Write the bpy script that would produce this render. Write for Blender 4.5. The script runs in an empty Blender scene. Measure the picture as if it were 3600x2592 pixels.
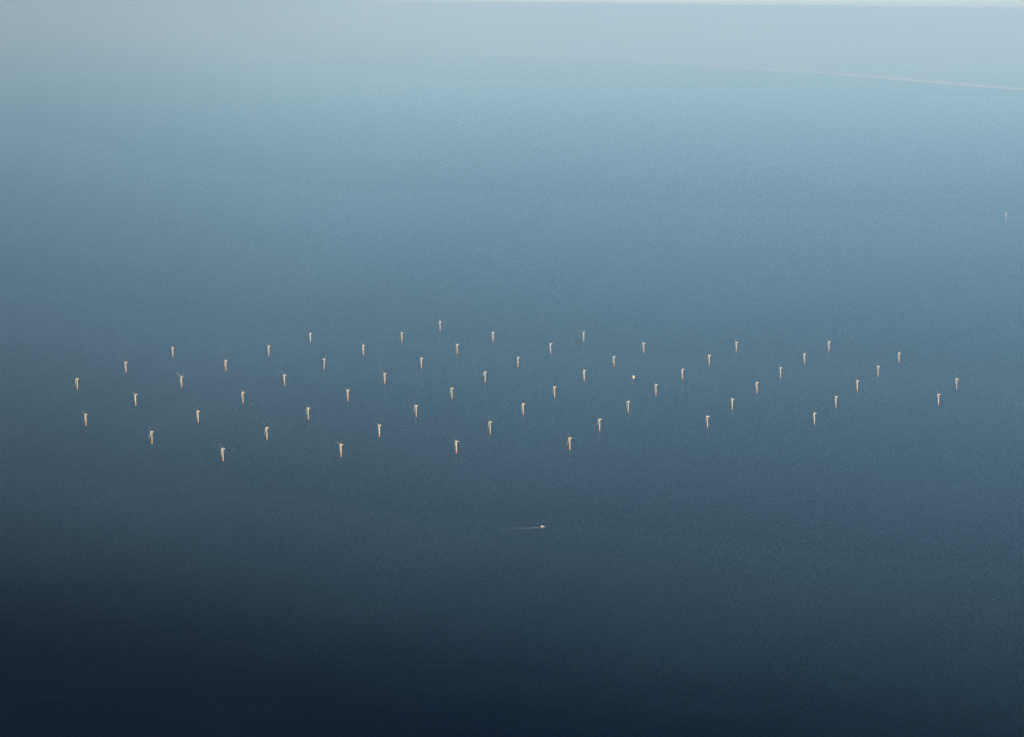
import bpy, bmesh, math, random
from mathutils import Vector, Matrix, noise
from math import radians as R

random.seed(7)
scene = bpy.context.scene
COL = scene.collection

# ------------------------------------------------------------------ camera numbers
W, Hh = 3600.0, 2592.0          # photograph in pixels
F = 8300.0                      # focal length in pixels
Y0 = 12.0                       # row of the true horizon at the centre column
ROLL = 0.011
ALT = 2100.0                    # height of the aircraft, metres
PITCH = math.atan((Hh / 2 - Y0) / F)


def ground(px, py, z=0.0):
    """where the sight line of a photo pixel meets height z (used once, to survey positions)"""
    x, y = px - W / 2, py - Hh / 2
    c, s = math.cos(ROLL), math.sin(ROLL)
    xr, yr = c * x + s * y, -s * x + c * y
    fwd = F * math.cos(PITCH) - yr * math.sin(PITCH)
    down = F * math.sin(PITCH) + yr * math.cos(PITCH)
    k = (ALT - z) / down
    return Vector((xr * k, fwd * k, z))


# ------------------------------------------------------------------ tuning
SUN_EL, SUN_AZ = 28.0, 157.0    # azimuth clockwise from the view direction (+Y)
SUN_E = 5.0
SKY_S = 0.05
EXPOSURE = 1.03
HAZE = 6.0e-5
HAZE_COL = (0.268, 0.605, 1.0)
HAZE_ABS = (0.52, 0.43, 1.0)
SHADE_CLOUD = True
YEDGE = 800.0
SHADE_CLOUD_SLANT = 0.52
SHADE_VEIL = 100.0
SHADE_CLOUD_DENS = 0.0017
SUN_COL = (1.0, 0.945, 0.855)
SEA_SPEC = 0.2
SEA_COL = (0.0008, 0.0018, 0.0012)

# ------------------------------------------------------------------ helpers


def link(name, me, parent=None, mat=None):
    o = bpy.data.objects.new(name, me)
    COL.objects.link(o)
    if parent:
        o.parent = parent
    if mat:
        me.materials.append(mat)
    return o


def mesh(name, bm, mat, parent=None, smooth=False):
    me = bpy.data.meshes.new(name)
    if smooth:
        for f in bm.faces:
            f.smooth = True
    bm.normal_update()
    bm.to_mesh(me)
    bm.free()
    return link(name, me, parent, mat)


def tag(o, label=None, cat=None, group=None, kind=None):
    for k, v in (('label', label), ('category', cat), ('group', group), ('kind', kind)):
        if v:
            o[k] = v
    return o


def lathe(bm, prof, seg=20, axis='Z', off=(0, 0, 0)):
    """rings of (radius, height) closed into a solid"""
    rings = []
    for r, h in prof:
        ring = []
        for i in range(seg):
            a = 2 * math.pi * i / seg
            p = (r * math.cos(a), r * math.sin(a), h)
            if axis == 'X':
                p = (h, r * math.cos(a), r * math.sin(a))
            ring.append(bm.verts.new((p[0] + off[0], p[1] + off[1], p[2] + off[2])))
        rings.append(ring)
    for a, b in zip(rings, rings[1:]):
        for i in range(seg):
            j = (i + 1) % seg
            bm.faces.new((a[i], a[j], b[j], b[i]))
    bm.faces.new(list(reversed(rings[0])))
    bm.faces.new(rings[-1])


def loft(bm, sections):
    """closed loops with the same count, capped"""
    rings = [[bm.verts.new(p) for p in s] for s in sections]
    n = len(rings[0])
    for a, b in zip(rings, rings[1:]):
        for i in range(n):
            j = (i + 1) % n
            bm.faces.new((a[i], a[j], b[j], b[i]))
    bm.faces.new(list(reversed(rings[0])))
    bm.faces.new(rings[-1])
    bmesh.ops.recalc_face_normals(bm, faces=bm.faces)


def box(bm, c, s, bev=0.0):
    r = bmesh.ops.create_cube(bm, size=1.0)
    vs = r['verts']
    for v in vs:
        v.co = Vector((v.co.x * s[0] + c[0], v.co.y * s[1] + c[1], v.co.z * s[2] + c[2]))
    if bev:
        es = list({e for v in vs for e in v.link_edges})
        bmesh.ops.bevel(bm, geom=es, offset=bev, segments=2, affect='EDGES', profile=0.5)


def tube(bm, a, b, r, seg=6):
    a, b = Vector(a), Vector(b)
    d = (b - a).normalized()
    u = d.orthogonal().normalized()
    v = d.cross(u)
    loops = []
    for p in (a, b):
        loops.append([p + (u * math.cos(t) + v * math.sin(t)) * r
                      for t in [2 * math.pi * i / seg for i in range(seg)]])
    loft(bm, loops)


# ------------------------------------------------------------------ materials


def mat(name):
    m = bpy.data.materials.new(name)
    m.use_nodes = True
    nt = m.node_tree
    return m, nt, nt.nodes['Principled BSDF']


def node(nt, t, **kw):
    n = nt.nodes.new(t)
    for k, v in kw.items():
        if k in n.inputs.keys():
            n.inputs[k].default_value = v
        else:
            setattr(n, k, v)
    return n


def paint(name, col, rough=0.45, dirt=0.12, scale=0.25, metal=0.0):
    """painted steel with faint weathering"""
    m, nt, p = mat(name)
    tc = node(nt, 'ShaderNodeTexCoord')
    mp = node(nt, 'ShaderNodeMapping')
    mp.inputs['Scale'].default_value = (1, 1, 0.25)
    nz = node(nt, 'ShaderNodeTexNoise', Scale=scale, Detail=4.0)
    nt.links.new(tc.outputs['Object'], mp.inputs['Vector'])
    nt.links.new(mp.outputs['Vector'], nz.inputs['Vector'])
    cr = node(nt, 'ShaderNodeValToRGB')
    cr.color_ramp.elements[0].position = 0.3
    cr.color_ramp.elements[1].position = 0.65
    cr.color_ramp.elements[0].color = tuple(c * (1 - dirt) for c in col) + (1,)
    cr.color_ramp.elements[1].color = tuple(col) + (1,)
    nt.links.new(nz.outputs['Fac'], cr.inputs['Fac'])
    nt.links.new(cr.outputs['Color'], p.inputs['Base Color'])
    p.inputs['Roughness'].default_value = rough
    p.inputs['Metallic'].default_value = metal
    return m


M_WHITE = paint('white_paint', (0.72, 0.68, 0.50))
M_BLADE = paint('blade_gelcoat', (0.70, 0.67, 0.52), 0.35, 0.06)
M_ORANGE = paint('orange_paint', (0.64, 0.30, 0.06), 0.5, 0.2)
M_STEEL = paint('grey_steel', (0.32, 0.33, 0.33), 0.5, 0.3)
M_CREAM = paint('cream_cladding', (0.68, 0.66, 0.56), 0.5, 0.12)
M_GREYCLAD = paint('grey_cladding', (0.45, 0.46, 0.48), 0.5, 0.15)
M_HULL = paint('blue_grey_hull', (0.30, 0.27, 0.27), 0.4, 0.2)
M_CABIN = paint('white_cabin', (0.60, 0.60, 0.55), 0.4, 0.05)
M_GLASS = paint('dark_glass', (0.03, 0.04, 0.05), 0.08, 0.0)

# ---- sea
M_SEA, nt, p = mat('sea_water')
nt.nodes.remove(p)
p = node(nt, 'ShaderNodeBsdfDiffuse')
p.inputs['Color'].default_value = SEA_COL + (1,)
gl = node(nt, 'ShaderNodeBsdfGlossy')
gl.inputs['Color'].default_value = (1, 1, 1, 1)
fr = node(nt, 'ShaderNodeFresnel', IOR=1.33)
mx = node(nt, 'ShaderNodeMixShader')
nt.links.new(p.outputs[0], mx.inputs[1])
nt.links.new(gl.outputs[0], mx.inputs[2])
nt.links.new(mx.outputs[0], nt.nodes['Material Output'].inputs['Surface'])
geo = node(nt, 'ShaderNodeNewGeometry')


def wave_noise(rot, sx, sy, scale, detail=2.0, rough=0.55):
    mp = node(nt, 'ShaderNodeMapping')
    mp.inputs['Rotation'].default_value = (0, 0, R(rot))
    mp.inputs['Scale'].default_value = (sx, sy, 1)
    nt.links.new(geo.outputs['Position'], mp.inputs['Vector'])
    nz = node(nt, 'ShaderNodeTexNoise', Scale=scale, Detail=detail, Roughness=rough)
    nt.links.new(mp.outputs['Vector'], nz.inputs['Vector'])
    return nz.outputs['Fac']


def math_node(op, a, b):
    n = node(nt, 'ShaderNodeMath', operation=op)
    for i, v in enumerate((a, b)):
        if isinstance(v, (int, float)):
            n.inputs[i].default_value = v
        else:
            nt.links.new(v, n.inputs[i])
    return n.outputs[0]


streak = wave_noise(6, 0.22, 1.0, 1 / 900.0, 4.0)
nt.links.new(math_node('ADD', math_node('MULTIPLY', streak, 0.06), 0.20), gl.inputs['Roughness'])
# wave faces hide and tilt away much of the mirror at grazing view: keep a share of the Fresnel
ripple = math_node('MULTIPLY', wave_noise(9, 0.5, 1.0, 1 / 60.0, 7.0, 0.75), wave_noise(-4, 0.35, 1.0, 1 / 210.0, 6.0, 0.7))
share = math_node('ADD', math_node('MULTIPLY', math_node('POWER', ripple, 2.5), SEA_SPEC * 4.0),
                  0.07)
nt.links.new(math_node('MULTIPLY', fr.outputs[0], share),
             mx.inputs['Fac'])

# ---- land
M_LAND, nt, p = mat('coastal_land')
p.inputs['Roughness'].default_value = 0.9
geo = node(nt, 'ShaderNodeNewGeometry')
nz = wave_noise(20, 0.5, 1.0, 1 / 2600.0, 5.0)
cr = node(nt, 'ShaderNodeValToRGB')
e = cr.color_ramp.elements
e[0].position, e[0].color = 0.36, (0.025, 0.055, 0.035, 1)
e[1].position, e[1].color = 0.66, (0.16, 0.18, 0.12, 1)
e2 = cr.color_ramp.elements.new(0.52)
e2.color = (0.05, 0.09, 0.055, 1)
nt.links.new(nz, cr.inputs['Fac'])
nt.links.new(cr.outputs['Color'], p.inputs['Base Color'])

M_SAND, nt, p = mat('beach_sand')
p.inputs['Roughness'].default_value = 0.95
geo = node(nt, 'ShaderNodeNewGeometry')
nz = wave_noise(0, 1, 1, 1 / 2600.0, 4.0)
cr = node(nt, 'ShaderNodeValToRGB')
cr.color_ramp.elements[0].position, cr.color_ramp.elements[0].color = 0.36, (0.44, 0.42, 0.27, 1)
cr.color_ramp.elements[1].position, cr.color_ramp.elements[1].color = 0.58, (0.58, 0.56, 0.36, 1)
nt.links.new(nz, cr.inputs['Fac'])
nt.links.new(cr.outputs['Color'], p.inputs['Base Color'])

# ---- wake foam: thin broken foam over water
M_FOAM, nt, p = mat('wake_foam')
geo = node(nt, 'ShaderNodeNewGeometry')
fz = wave_noise(0, 0.4, 1, 1 / 6.0, 3.0)
at = node(nt, 'ShaderNodeAttribute', attribute_name='fade')
p.inputs['Base Color'].default_value = (0.78, 0.74, 0.64, 1)
p.inputs['Roughness'].default_value = 0.9
nt.links.new(math_node('MULTIPLY', at.outputs['Fac'],
                       math_node('ADD', math_node('MULTIPLY', fz, 0.9), 0.1)), p.inputs['Alpha'])

# ---- unseen vapour bank added for its shade
M_SHADE_CLOUD = bpy.data.materials.new('shade_cloud_vapour')
M_SHADE_CLOUD.use_nodes = True
nt = M_SHADE_CLOUD.node_tree
nt.nodes.remove(nt.nodes['Principled BSDF'])
pv = nt.nodes.new('ShaderNodeVolumePrincipled')
pv.inputs['Color'].default_value = (1, 1, 1, 1)
pv.inputs['Density'].default_value = SHADE_CLOUD_DENS
nt.links.new(pv.outputs['Volume'], nt.nodes['Material Output'].inputs['Volume'])

# ------------------------------------------------------------------ world, sun, camera
w = bpy.data.worlds.new('World')
scene.world = w
w.use_nodes = True
nt = w.node_tree
bg = nt.nodes['Background']
sky = nt.nodes.new('ShaderNodeTexSky')
sky.sky_type = 'NISHITA'
sky.sun_disc = False
sky.sun_elevation = R(SUN_EL)
sky.sun_rotation = R(SUN_AZ)
sky.altitude = 2100.0
sky.air_density = 0.62
sky.dust_density = 1.0
sky.ozone_density = 2.4
nt.links.new(sky.outputs['Color'], bg.inputs['Color'])
bg.inputs['Strength'].default_value = SKY_S

sd = Vector((math.sin(R(SUN_AZ)) * math.cos(R(SUN_EL)),
             math.cos(R(SUN_AZ)) * math.cos(R(SUN_EL)), math.sin(R(SUN_EL))))
L = bpy.data.lights.new('sun', 'SUN')
L.energy = SUN_E
L.angle = R(0.53)
L.color = SUN_COL
lo = bpy.data.objects.new('sun', L)
COL.objects.link(lo)
lo.rotation_euler = sd.to_track_quat('Z', 'Y').to_euler()
lo.location = sd * 9000

cam = bpy.data.cameras.new('camera')
co = bpy.data.objects.new('camera', cam)
COL.objects.link(co)
cam.sensor_fit = 'HORIZONTAL'
cam.sensor_width = 36.0
cam.lens = F / W * 36.0
cam.clip_start = 1.0
cam.clip_end = 1.0e6
fw = Vector((0, math.cos(PITCH), -math.sin(PITCH)))
right0 = Vector((1, 0, 0))
down0 = Vector((0, -math.sin(PITCH), -math.cos(PITCH)))
c, s = math.cos(ROLL), math.sin(ROLL)
right = right0 * c - down0 * s
down = right0 * s + down0 * c
m3 = Matrix((right, -down, -fw)).transposed()
co.matrix_world = Matrix.Translation((0, 0, ALT)) @ m3.to_4x4()
scene.camera = co

# ------------------------------------------------------------------ setting: sea, coast, haze
SEA_R = 300000.0
bm = bmesh.new()
radii = [0, 6e3, 9e3, 12e3, 16e3, 24e3, 48e3, 1e5, SEA_R]
seg = 96
cen = bm.verts.new((0, 0, 0))
prev = None
for r in radii[1:]:
    ring = [bm.verts.new((r * math.cos(2 * math.pi * i / seg), r * math.sin(2 * math.pi * i / seg), 0))
            for i in range(seg)]
    for i in range(seg):
        j = (i + 1) % seg
        if prev is None:
            bm.faces.new((cen, ring[i], ring[j]))
        else:
            bm.faces.new((prev[i], ring[i], ring[j], prev[j]))
    prev = ring
tag(mesh('sea', bm, M_SEA), kind='structure')

# coastline traced on the map: shore points, the land lies inland of them
SHORE = [(820, 166), (1150, 166), (1500, 180), (1800, 192), (2100, 207.5), (2400, 226), (2600, 238.5),
         (2800, 253), (3000, 268), (3200, 285), (3400, 302), (3600, 318), (3850, 341), (4300, 385)]
SHORE = SHORE[3:]
shore = [ground(a, b) for a, b in SHORE]
first = shore[0] + (shore[0] - shore[1]).normalized() * 9000
shore = [first] + shore


def refine(pts, step):
    out = []
    for a, b in zip(pts, pts[1:]):
        n = max(1, int((b - a).length / step))
        for i in range(n):
            out.append(a.lerp(b, i / n))
    out.append(pts[-1])
    return out


shore = refine(shore, 400.0)
bl, bs = bmesh.new(), bmesh.new()


def strip(bm, offs):
    rows = []
    for k, pnt in enumerate(shore):
        a, b = shore[max(0, k - 1)], shore[min(len(shore) - 1, k + 1)]
        t = (b - a).normalized()
        nrm = Vector((-t.y, t.x, 0))
        if nrm.y < 0:
            nrm = -nrm
        wide = 0.85 * max(0.9, (pnt.length / 53000.0) ** 2)
        row = []
        for o, z in offs:
            jit = 60 * noise.noise(Vector((pnt.x / 1500, pnt.y / 1500, o / 700.0))) if o else 30 * noise.noise(
                Vector((pnt.x / 900, pnt.y / 900, 3)))
            q = pnt + nrm * (o * (wide if o <= 480 else 1) + (480 * (wide - 1) if o > 480 else 0) + jit)
            zz = z + (0.35 * z * noise.noise(Vector((q.x / 800, q.y / 800, 1.7))) if z > 3 else 0)
            row.append(bm.verts.new((q.x, q.y, zz)))
        rows.append(row)
    for a, b in zip(rows, rows[1:]):
        for i in range(len(offs) - 1):
            bm.faces.new((a[i], b[i], b[i + 1], a[i + 1]))
    bmesh.ops.recalc_face_normals(bm, faces=bm.faces)
    for f in bm.faces:
        if f.normal.z < 0:
            bmesh.ops.reverse_faces(bm, faces=[f])


strip(bs, [(0, 0.05), (60, 1.2), (260, 3.0), (480, 6.0)])
tag(mesh('beach', bs, M_SAND), kind='structure')
strip(bl, [(475, 5.0), (580, 16.0), (800, 22.0), (1100, 12.0), (2200, 4.0), (4500, 3.0), (9000, 3.0),
           (18000, 5.0), (40000, 8.0), (90000, 10.0)])
tag(mesh('land', bl, M_LAND, smooth=True), kind='structure')


def sandbank(pts, halfw):
    """low bare sandbank along a few survey points"""
    line = refine([ground(a, b) for a, b in pts], 500.0)
    bm = bmesh.new()
    n = len(line)
    for sgn in (0,):
        rows = []
        for k, q in enumerate(line):
            u = k / (n - 1)
            hw = halfw * (math.sin(math.pi * min(max(u, 0.02), 0.98)) ** 0.45) * (
                1 + 0.35 * noise.noise(Vector((q.x / 2500, q.y / 2500, 5))))
            rows.append([bm.verts.new((q.x, q.y + o * hw, z)) for o, z in
                         ((-1, -0.3), (-0.6, 1.0), (0, 2.0), (0.6, 1.0), (1, -0.3))])
        for a, b in zip(rows, rows[1:]):
            for i in range(4):
                bm.faces.new((a[i], b[i], b[i + 1], a[i + 1]))
    bmesh.ops.recalc_face_normals(bm, faces=bm.faces)
    return bm


tag(mesh('sandbank', sandbank([(870, 175.5), (1040, 176.5), (1200, 176)], 1300), M_SAND), kind='structure')
tag(mesh('sandbank', sandbank([(1215, 162), (1330, 162.5)], 1100), M_SAND), kind='structure')

# haze: the air between the sea and the aircraft
bm = bmesh.new()
S = SEA_R + 5000
box(bm, (0, 0, (ALT + 25 - 2.0) / 2), (2 * S, 2 * S, ALT + 25 + 2.0))
M_HAZE = bpy.data.materials.new('haze_air')
M_HAZE.use_nodes = True
nt = M_HAZE.node_tree
nt.nodes.remove(nt.nodes['Principled BSDF'])
pv = nt.nodes.new('ShaderNodeVolumePrincipled')
pv.inputs['Color'].default_value = HAZE_COL + (1,)
pv.inputs['Absorption Color'].default_value = HAZE_ABS + (1,)
pv.inputs['Density'].default_value = HAZE
pv.inputs['Anisotropy'].default_value = 0.0
nt.links.new(pv.outputs['Volume'], nt.nodes['Material Output'].inputs['Volume'])
tag(mesh('haze', bm, M_HAZE), kind='stuff')

# unseen cloud bank, added to darken the near haze, overhead and behind the aircraft, thinning out to nothing ahead; its soft shadow lies on the near sea
if SHADE_CLOUD:
    z0 = 3600.0
    EDGE = [-14000, -8000, -4500, -2500, -1500, -700, -200, 150]     # distance behind the front edge
    THICK = [1500, 1500, 1250, 900, 640, 330, 90, 0]

    def interp(v, xs_, ys_):
        if v <= xs_[0]:
            return ys_[0]
        for k in range(len(xs_) - 1):
            if v < xs_[k + 1]:
                t = (v - xs_[k]) / (xs_[k + 1] - xs_[k])
                return ys_[k] + (ys_[k + 1] - ys_[k]) * t
        return ys_[-1]

    def thick(x, y):
        xc = max(-7000, min(7000, x))
        main = interp(y - (YEDGE - SHADE_CLOUD_SLANT * (xc - 2600)), EDGE, THICK)
        # thin veil added forward along the left to dim that side
        yy = max(0.0, y)
        u = (-(0.055 * yy - 1900) - x) / (0.15 * yy + 2600)
        u = max(0.0, min(1.0, u))
        shade_veil = SHADE_VEIL * u * u * (3 - 2 * u) * max(0.0, min(1.0, (110000 - y) / 50000))
        return max(main, shade_veil) * (1 + 0.10 * noise.noise(Vector((x / 4000, y / 4000, 4))))

    bm = bmesh.new()
    xs = [-70000, -45000, -34000] + [i * 1000.0 for i in range(-28, 21)] + [28000, 45000, 70000]
    ys = [-70000, -40000, -20000, -14000, -10000] + [i * 500.0 for i in range(-16, 17)] + \
         [9000, 10500, 12500, 15000, 18000, 22000, 27000, 33000, 40000, 50000, 62000, 75000, 90000, 110000]
    T = [[thick(x, y) for y in ys] for x in xs]
    nx, ny = len(xs), len(ys)
    have = {(i, j) for i in range(nx - 1) for j in range(ny - 1)
            if max(T[i][j], T[i + 1][j], T[i][j + 1], T[i + 1][j + 1]) > 1.0}
    vt, vb = {}, {}

    def cv(d, i, j, sgn):
        if (i, j) not in d:
            th = max(T[i][j], 2.0)
            d[(i, j)] = bm.verts.new((xs[i], ys[j], z0 + (th if sgn > 0 else -0.08 * th)))
        return d[(i, j)]

    for (i, j) in sorted(have):
        q = ((i, j), (i + 1, j), (i + 1, j + 1), (i, j + 1))
        t = [cv(vt, a_, b_, 1) for a_, b_ in q]
        bo = [cv(vb, a_, b_, -1) for a_, b_ in q]
        bm.faces.new(t)
        bm.faces.new(list(reversed(bo)))
        for k, nb in enumerate(((i, j - 1), (i + 1, j), (i, j + 1), (i - 1, j))):
            if nb not in have:
                k2 = (k + 1) % 4
                bm.faces.new((bo[k], bo[k2], t[k2], t[k]))
    tag(mesh('shade_cloud', bm, M_SHADE_CLOUD), kind='structure')

# ------------------------------------------------------------------ wind turbines


def blade_bm(length=39.0):
    """one blade pointing up from the hub axis; rotor plane is local Y-Z"""
    bm = bmesh.new()
    secs = []
    for r, ch, th, tw in ((0.9, 1.9, 1.9, 130), (2.2, 1.9, 1.8, 130), (5.0, 2.3, 1.1, 126), (8.0, 2.8, 0.8, 120),
                          (14, 2.5, 0.6, 115), (22, 2.0, 0.42, 112), (30, 1.55, 0.3, 109), (36, 1.05, 0.18, 107),
                          (length, 0.4, 0.07, 106)):
        a = R(90 - tw)
        sec = []
        for k in range(10):
            t = 2 * math.pi * k / 10
            cx = ch * 0.5 * math.cos(t) - ch * 0.12
            cy = th * 0.5 * math.sin(t)
            # chord mostly across the rotor plane (local Y), thickness along the axis (local X)
            sec.append((cy * math.cos(a) + cx * math.sin(a) - 0.0012 * r * r,
                        cx * math.cos(a) - cy * math.sin(a), r))
        secs.append(sec)
    loft(bm, secs)
    return bm


HUBZ, OVER = 59.0, 5.4          # hub height, rotor overhang in front of the tower
TPZ = 14.5
me = {}
bm = bmesh.new()
lathe(bm, [(2.45, -6), (2.45, 3.2), (2.7, 3.4), (2.7, 12.6), (2.75, 12.9), (2.75, TPZ - 0.4), (2.3, TPZ)], 28)
for sgn in (-1, 1):             # boat landing fenders
    tube(bm, (sgn * 0.9, -3.5, -3), (sgn * 0.9, -3.5, 9), 0.22)
    for zz in (1.5, 7.5):
        tube(bm, (sgn * 0.9, -3.5, zz), (sgn * 0.9, -2.4, zz), 0.16)
for k in range(10):
    tube(bm, (-0.9, -3.5, 0.6 + k * 0.8), (0.9, -3.5, 0.6 + k * 0.8), 0.06, 5)
me['foundation'] = (bm, M_ORANGE, True)
bm = bmesh.new()
lathe(bm, [(2.9, 12.2), (4.5, 12.35), (4.5, 12.6), (2.9, 12.65)], 28)
for k in range(16):
    a = 2 * math.pi * k / 16
    b = 2 * math.pi * (k + 1) / 16
    pa = (4.4 * math.cos(a), 4.4 * math.sin(a))
    pb = (4.4 * math.cos(b), 4.4 * math.sin(b))
    tube(bm, (pa[0], pa[1], 12.6), (pa[0], pa[1], 13.75), 0.06, 5)
    tube(bm, (pa[0], pa[1], 13.7), (pb[0], pb[1], 13.7), 0.05, 5)
    tube(bm, (pa[0], pa[1], 13.2), (pb[0], pb[1], 13.2), 0.04, 5)
me['platform'] = (bm, M_ORANGE, False)
bm = bmesh.new()
prof = []
for k in range(9):
    u = k / 8
    prof.append((2.0 + (1.4 - 2.0) * u, TPZ + 0.01 + (HUBZ - 1.75 - TPZ) * u))
lathe(bm, prof, 28)
me['tower'] = (bm, M_WHITE, True)
bm = bmesh.new()
secs = []
for x, hw, zb, zt in ((-3.8, 1.3, -1.3, 1.4), (-2.8, 1.55, -1.6, 1.7), (3.5, 1.65, -1.6, 1.9), (8.6, 1.5, -1.3, 1.9),
                      (9.8, 1.1, -0.7, 1.6)):
    sec = []
    for k in range(12):
        t = 2 * math.pi * (k + 0.5) / 12
        cx, sx = math.cos(t), math.sin(t)
        q = 0.55
        yy = hw * math.copysign(abs(cx) ** q, cx)
        zz = (zt + zb) / 2 + (zt - zb) / 2 * math.copysign(abs(sx) ** q, sx)
        sec.append((x, yy, HUBZ + zz))
    secs.append(sec)
loft(bm, secs)
tube(bm, (7.6, 0.7, HUBZ + 1.8), (7.6, 0.7, HUBZ + 3.4), 0.08)      # wind vane mast
tube(bm, (7.6, -0.7, HUBZ + 1.8), (7.6, -0.7, HUBZ + 3.2), 0.08)
me['nacelle'] = (bm, M_WHITE, True)
bm = bmesh.new()
lathe(bm, [(0.15, -OVER - 2.0), (0.9, -OVER - 1.6), (1.35, -OVER - 0.7), (1.5, -OVER + 0.3), (1.4, -3.82)], 24, 'X',
      (0, 0, HUBZ))
me['hub'] = (bm, M_WHITE, True)
PARTS = []
for k, (bm, mt, sm) in me.items():
    md = bpy.data.meshes.new(k)
    for f in bm.faces:
        f.smooth = sm
    bm.to_mesh(md)
    bm.free()
    md.materials.append(mt)
    PARTS.append((k, md))
bm = blade_bm()
BLADE = bpy.data.meshes.new('blade')
for f in bm.faces:
    f.smooth = True
bm.to_mesh(BLADE)
bm.free()
BLADE.materials.append(M_BLADE)

GROUP = 'white wind turbines on orange foundations out at sea'


def make_turbine(pos, yaw, phase, label, scale=1.0, group=GROUP):
    root = bpy.data.objects.new('wind_turbine', None)
    COL.objects.link(root)
    root.location = pos
    root.rotation_euler = (0, 0, R(yaw))     # local -X carries the rotor
    root.scale = (scale,) * 3
    tag(root, label, 'wind turbine', group)
    for k, md in PARTS:
        o = bpy.data.objects.new(k, md)
        COL.objects.link(o)
        o.parent = root
    for b in range(3):
        o = bpy.data.objects.new('blade', BLADE)
        COL.objects.link(o)
        o.parent = root
        o.location = (-OVER - 0.5, 0, HUBZ)
        o.rotation_euler = (R(phase + 120 * b), R(-5), 0)
        o.rotation_euler = (Matrix.Rotation(R(-4), 3, 'Y') @ Matrix.Rotation(R(phase + 120 * b), 3, 'X')).to_euler()
    return root


# (photo column, photo row of the foot, rotor phase)
ROWS = [
    ('front row', [(784.2, 1622.6, 40), (1199, 1607.3, 60), (1604.4, 1595.2, 45), (2003.2, 1583.2, 21)]),
    ('second row', [(534.4, 1561, 20), (938.4, 1546.8, 28), (1333.9, 1537, 55), (1722.9, 1525.2, 18),
                    (2107.7, 1515.6, 18), (2486.7, 1504.4, 17), (2862.7, 1493.5, 35)]),
    ('third row', [(302.6, 1498.5, 55), (696.7, 1486.8, 50), (1083.8, 1475.4, 34), (1462.9, 1466.9, 26),
                   (1838.9, 1459.9, 42), (2208.2, 1451.2, 22), (2574.1, 1442, 48), (2938.3, 1433.7, 52),
                   (3298.8, 1425.2, 8)]),
    ('fourth row', [(477.1, 1427, 58), (854.2, 1418.2, 50), (1223.1, 1410.7, 55), (1588.6, 1403.4, 24),
                    (1949.4, 1398.4, 22), (2305.8, 1390.7, 40), (2660.5, 1382.8, 38), (3013.3, 1376.5, 56),
                    (3362.7, 1369.6, 14)]),
    ('fifth row', [(272, 1370, 30), (638.8, 1362.8, 50), (1000.7, 1356, 48), (1353.1, 1351.2, 57),
                   (1705.4, 1345.2, 16), (2053.5, 1339.8, 50), (2399.3, 1334.8, 33), (2743.7, 1329.5, 10),
                   (3086.4, 1324.5, 4)]),
    ('sixth row', [(443.4, 1310, 45), (794.3, 1303.7, 44), (1139.4, 1298.7, -36), (1481.8, 1295, 40),
                   (1821, 1292, 54), (2158.3, 1289.5, 36), (2493, 1284, 14), (2827.8, 1279.3, 46),
                   (3160.3, 1275.4, 38)]),
    ('seventh row', [(608, 1257, 60), (945.1, 1251.5, 50), (1277.7, 1248.7, 52), (1607.4, 1245.3, 36),
                     (1935.7, 1242.7, 24), (2262.7, 1240.6, 16), (2588.4, 1237.4, 20), (2913.7, 1234.9, 47)]),
    ('eighth row', [(1091.6, 1206, 56), (1413.3, 1203.4, 58), (1733.1, 1201.9, 30), (2051.9, 1201, 60)]),
    ('ninth row', [(1547.2, 1162.7, 52)]),
]
ORD = ['first', 'second', 'third', 'fourth', 'fifth', 'sixth', 'seventh', 'eighth', 'ninth']
for ri, (rn, lst) in enumerate(ROWS):
    for k, (px, py, ph) in enumerate(lst):
        yaw = -14 + random.uniform(-3, 3)
        if k == 0:
            place = 'leftmost'
        elif k == len(lst) - 1:
            place = 'rightmost'
        else:
            place = ORD[k] + ' from left'
        back = '' if ri == 0 else ' from the front'
        lab = f'white wind turbine on orange base, {place} in the {rn}{back}'
        if (px, py) == (784.2, 1622.6):
            lab = 'white wind turbine on orange base, lowest of all in view and leftmost of front row'
        if (px, py) == (1547.2, 1162.7):
            lab = 'white wind turbine standing alone at the very back of the wind farm'
        if (px, py) == (1139.4, 1298.7):
            yaw = 192
            lab = 'white turbine with one tall blade raised above its nacelle, third from left in sixth row'
        if (px, py) == (638.8, 1362.8):
            yaw = -28
            lab = 'pale turbine with blades spread in a Y, second from left in fifth row'
        if (px, py) == (2003.2, 1583.2):
            lab = 'white turbine with one blade swung down left, rightmost of front row above the boat'
        make_turbine(ground(px, py), yaw, ph, lab)
make_turbine(ground(3536.5, 773), -20, 30,
             'lone distant white wind turbine far behind the wind farm near the right edge', 1.2,
             None)

# ------------------------------------------------------------------ substation platform
root = bpy.data.objects.new('substation', None)
COL.objects.link(root)
root.location = ground(2227.1, 1337.2)
root.rotation_euler = (0, 0, R(12))
tag(root, 'squat cream substation platform on one leg standing among the turbines', 'substation')
bm = bmesh.new()
lathe(bm, [(2.3, -6), (2.3, 10.2), (3.0, 11.6), (3.0, 12.0)], 28)
tube(bm, (-0.9, -3.2, -3), (-0.9, -3.2, 9.5), 0.25)
tube(bm, (0.9, -3.2, -3), (0.9, -3.2, 9.5), 0.25)
mesh('leg', bm, M_GREYCLAD, root, True)
bm = bmesh.new()
box(bm, (0, 0, 12.6), (13.5, 13.0, 1.2), 0.15)
for a in range(8):
    t = 2 * math.pi * a / 8
    tube(bm, (2.6 * math.cos(t), 2.6 * math.sin(t), 9.0), (5.6 * math.cos(t), 5.4 * math.sin(t), 12.2), 0.25)
mesh('deck', bm, M_STEEL, root)
bm = bmesh.new()
box(bm, (-0.8, 0, 19.0), (11.4, 11.6, 11.6), 0.35)
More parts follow.
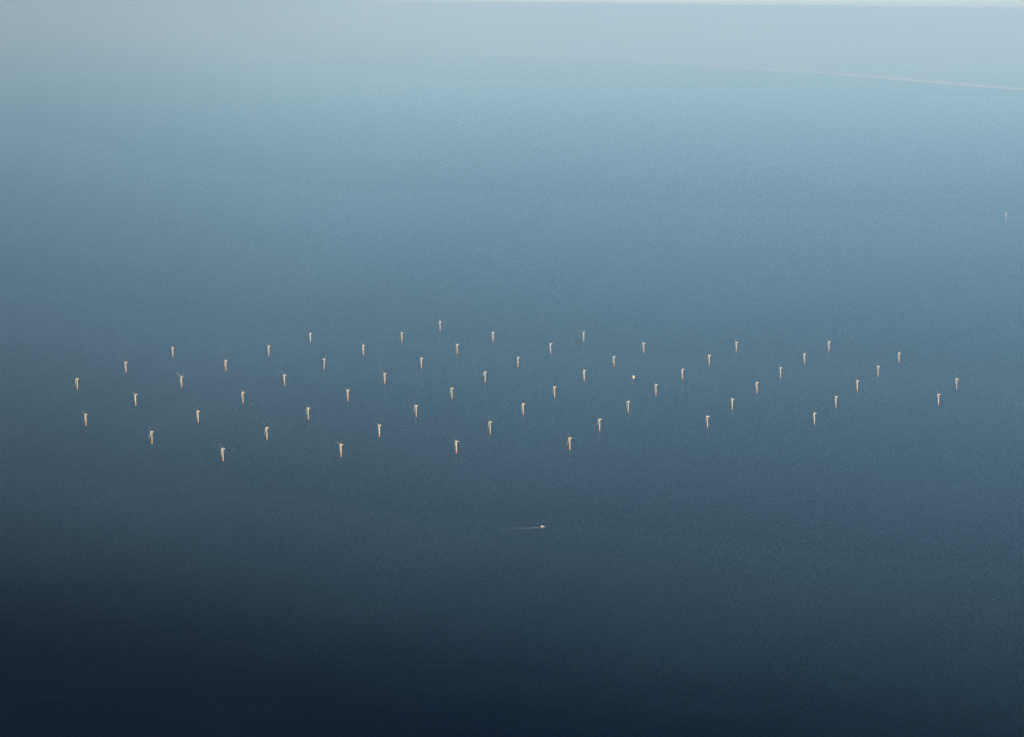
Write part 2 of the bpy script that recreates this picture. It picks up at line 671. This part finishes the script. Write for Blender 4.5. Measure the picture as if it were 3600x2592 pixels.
for k in range(5):
    box(bm, (-0.8, -5.86, 14.6 + k * 2.2), (11.0, 0.16, 0.22))
body = mesh('body', bm, M_CREAM, root)
bm = bmesh.new()
for k in range(4):
    box(bm, (-4.6 + k * 2.5, -5.84, 21.2), (1.3, 0.12, 1.5))
mesh('louvre', bm, M_STEEL, body)
bm = bmesh.new()
box(bm, (1.9, -5.86, 14.9), (1.6, 0.16, 3.0), 0.05)
mesh('door', bm, M_STEEL, body)
bm = bmesh.new()
box(bm, (2.4, 1.0, 26.2), (5.2, 7.5, 2.8), 0.2)
mesh('roof_house', bm, M_GREYCLAD, root)
bm = bmesh.new()
tube(bm, (-4.0, 3.0, 24.8), (-4.0, 3.0, 28.6), 0.45, 10)
tube(bm, (-4.0, 3.0, 28.4), (1.2, -1.5, 30.0), 0.28, 8)
tube(bm, (-4.0, 3.0, 29.6), (1.2, -1.5, 30.0), 0.07, 5)
tube(bm, (-4.0, 3.0, 28.4), (-4.0, 3.0, 29.7), 0.2, 8)
mesh('crane', bm, M_ORANGE, root)
bm = bmesh.new()
for sx in (-6.6, 6.6):
    for k in range(8):
        y = -6.3 + k * 1.8
        tube(bm, (sx, y, 13.2), (sx, y, 14.4), 0.06, 5)
    tube(bm, (sx, -6.3, 14.35), (sx, 6.3, 14.35), 0.05, 5)
for sy in (-6.3, 6.3):
    for k in range(8):
        x = -6.6 + k * 13.2 / 7
        tube(bm, (x, sy, 13.2), (x, sy, 14.4), 0.06, 5)
    tube(bm, (-6.6, sy, 14.35), (6.6, sy, 14.35), 0.05, 5)
mesh('railing', bm, M_ORANGE, root)

# ------------------------------------------------------------------ boat and its wake


def boat(pos, heading, scale, label):
    root = bpy.data.objects.new('boat', None)
    COL.objects.link(root)
    root.location = pos
    root.rotation_euler = (0, 0, heading)
    root.scale = (scale,) * 3
    tag(root, label, 'boat')
    bm = bmesh.new()
    secs = []
    for x, hb, kz, sh in ((-10, 2.9, -0.5, 1.7), (-5, 3.1, -0.8, 1.7), (1, 3.1, -0.9, 1.8), (5, 2.6, -0.9, 2.1),
                          (8.2, 1.5, -0.7, 2.5), (10.4, 0.15, 0.3, 2.9)):
        secs.append([(x, -hb, sh), (x, -hb * 0.92, 0.3), (x, 0, kz), (x, hb * 0.92, 0.3), (x, hb, sh)])
    loft(bm, secs)
    hull = mesh('hull', bm, M_HULL, root)
    bm = bmesh.new()
    for sy in (-1, 1):
        tube(bm, (-9.8, sy * 2.98, 1.55), (1, sy * 3.18, 1.6), 0.16)
        tube(bm, (1, sy * 3.18, 1.6), (5, sy * 2.7, 1.95), 0.16)
        tube(bm, (5, sy * 2.7, 1.95), (8.2, sy * 1.6, 2.35), 0.16)
    mesh('fender', bm, M_STEEL, hull)
    bm = bmesh.new()
    secs = [[(x, -y, z), (x, y, z), (x, y * t, zt), (x, -y * t, zt)] for x, y, z, t, zt in
            ((-8.6, 2.5, 1.72, 0.95, 4.7), (-2.0, 2.5, 1.82, 0.95, 5.3), (0.4, 2.4, 1.84, 0.9, 3.6))]
    loft(bm, secs)
    cab = mesh('cabin', bm, M_CABIN, root)
    bm = bmesh.new()
    for sy in (-1, 1):
        for k in range(3):
            box(bm, (-7.2 + k * 1.9, sy * 2.46, 3.7), (1.3, 0.14, 0.8))
    mesh('window', bm, M_GLASS, cab)
    bm = bmesh.new()
    secs = [[(x, -y, z), (x, y, z), (x, y * 0.85, zt), (x, -y * 0.85, zt)] for x, y, z, zt in
            ((-6.8, 1.7, 4.78, 6.9), (-3.2, 1.7, 5.2, 6.9), (-2.2, 1.5, 5.3, 5.9))]
    loft(bm, secs)
    mesh('wheelhouse', bm, M_CABIN, root)
    bm = bmesh.new()
    tube(bm, (-5.4, 0, 6.85), (-5.6, 0, 10.2), 0.12)
    tube(bm, (-5.5, -1.0, 8.6), (-5.5, 1.0, 8.6), 0.08)
    mesh('mast', bm, M_STEEL, root)
    bm = bmesh.new()
    for sy in (-1, 1):
        pts = [(1.2, sy * 2.9, 1.85), (4.8, sy * 2.4, 2.1), (7.8, sy * 1.4, 2.5), (9.6, sy * 0.35, 2.8)]
        for a in pts:
            tube(bm, a, (a[0], a[1], a[2] + 0.95), 0.05, 5)
        for a, b in zip(pts, pts[1:]):
            tube(bm, (a[0], a[1], a[2] + 0.95), (b[0], b[1], b[2] + 0.95), 0.045, 5)
    mesh('railing', bm, M_STEEL, root)
    return root


stern = ground(1899, 1855.0)
bow = ground(1919, 1852.6)
hd = (bow - stern)
ang = math.atan2(hd.y, hd.x)
mid = (stern + bow) / 2
boat(mid, ang, 1.1, 'small white boat with a dark bow heading right in front of the wind farm')

# wake: foam sheet trailing the stern
bm = bmesh.new()
lay = bm.verts.layers.float.new('fade')
path = refine([ground(1902, 1854.6), ground(1880, 1856.0), ground(1850, 1857.2), ground(1790, 1857.0),
               ground(1690, 1856.5)], 5.0)
rows = []
tot = len(path) - 1
for k, q in enumerate(path):
    u = k / tot
    a, b = path[max(0, k - 1)], path[min(tot, k + 1)]
    t = (b - a).normalized()
    nrm = Vector((-t.y, t.x, 0))
    hw = 2.6 + 12.0 * u ** 0.7
    row = []
    for o in (-1, -0.6, 0, 0.6, 1):
        vv = bm.verts.new(q + nrm * (o * hw) + Vector((0, 0, 0.06)))
        side = max(0.0, 1 - abs(o)) ** 0.5
        vv[lay] = side * 0.95 * math.exp(-u * 4.6)
        row.append(vv)
    rows.append(row)
for a, b in zip(rows, rows[1:]):
    for i in range(4):
        bm.faces.new((a[i], b[i], b[i + 1], a[i + 1]))
wk = mesh('wake', bm, M_FOAM)
tag(wk, 'pale foamy wake trailing left behind the small white boat', 'wake', kind='stuff')

# ship far off near the horizon
boat(ground(894, 391), R(4), 2.6, 'tiny pale ship far off in the haze at upper left')

# ------------------------------------------------------------------ pale building on the coast
root = bpy.data.objects.new('building', None)
COL.objects.link(root)
gp = ground(2376, 186.5, 4.0)
root.location = gp
tag(root, 'tiny pale building on the hazy coast beyond the beach', 'building')
bm = bmesh.new()
box(bm, (0, 0, 22), (100, 60, 52), 1.0)
box(bm, (58, 8, 12), (60, 50, 32), 1.0)
wl = mesh('wall', bm, M_CABIN, root)
bm = bmesh.new()
for lv in range(5):
    for k in range(9):
        box(bm, (-42 + k * 10.5, -29.98, 10 + lv * 8.0), (6.0, 0.3, 4.0))
mesh('window', bm, M_GLASS, wl)
bm = bmesh.new()
box(bm, (0, 0, 49.0), (104, 64, 2.4), 0.4)
mesh('roof', bm, M_GREYCLAD, root)

# ------------------------------------------------------------------ render settings
scene.view_settings.view_transform = 'Standard'
scene.view_settings.look = 'None'
scene.view_settings.exposure = EXPOSURE
scene.view_settings.gamma = 1.0
cy = scene.cycles
cy.use_denoising = True
cy.denoising_prefilter = 'NONE'
cy.use_adaptive_sampling = False
cy.filter_width = 1.5
cy.max_bounces = 8
cy.volume_bounces = 0
cy.transparent_max_bounces = 8
cy.sample_clamp_indirect = 4.0
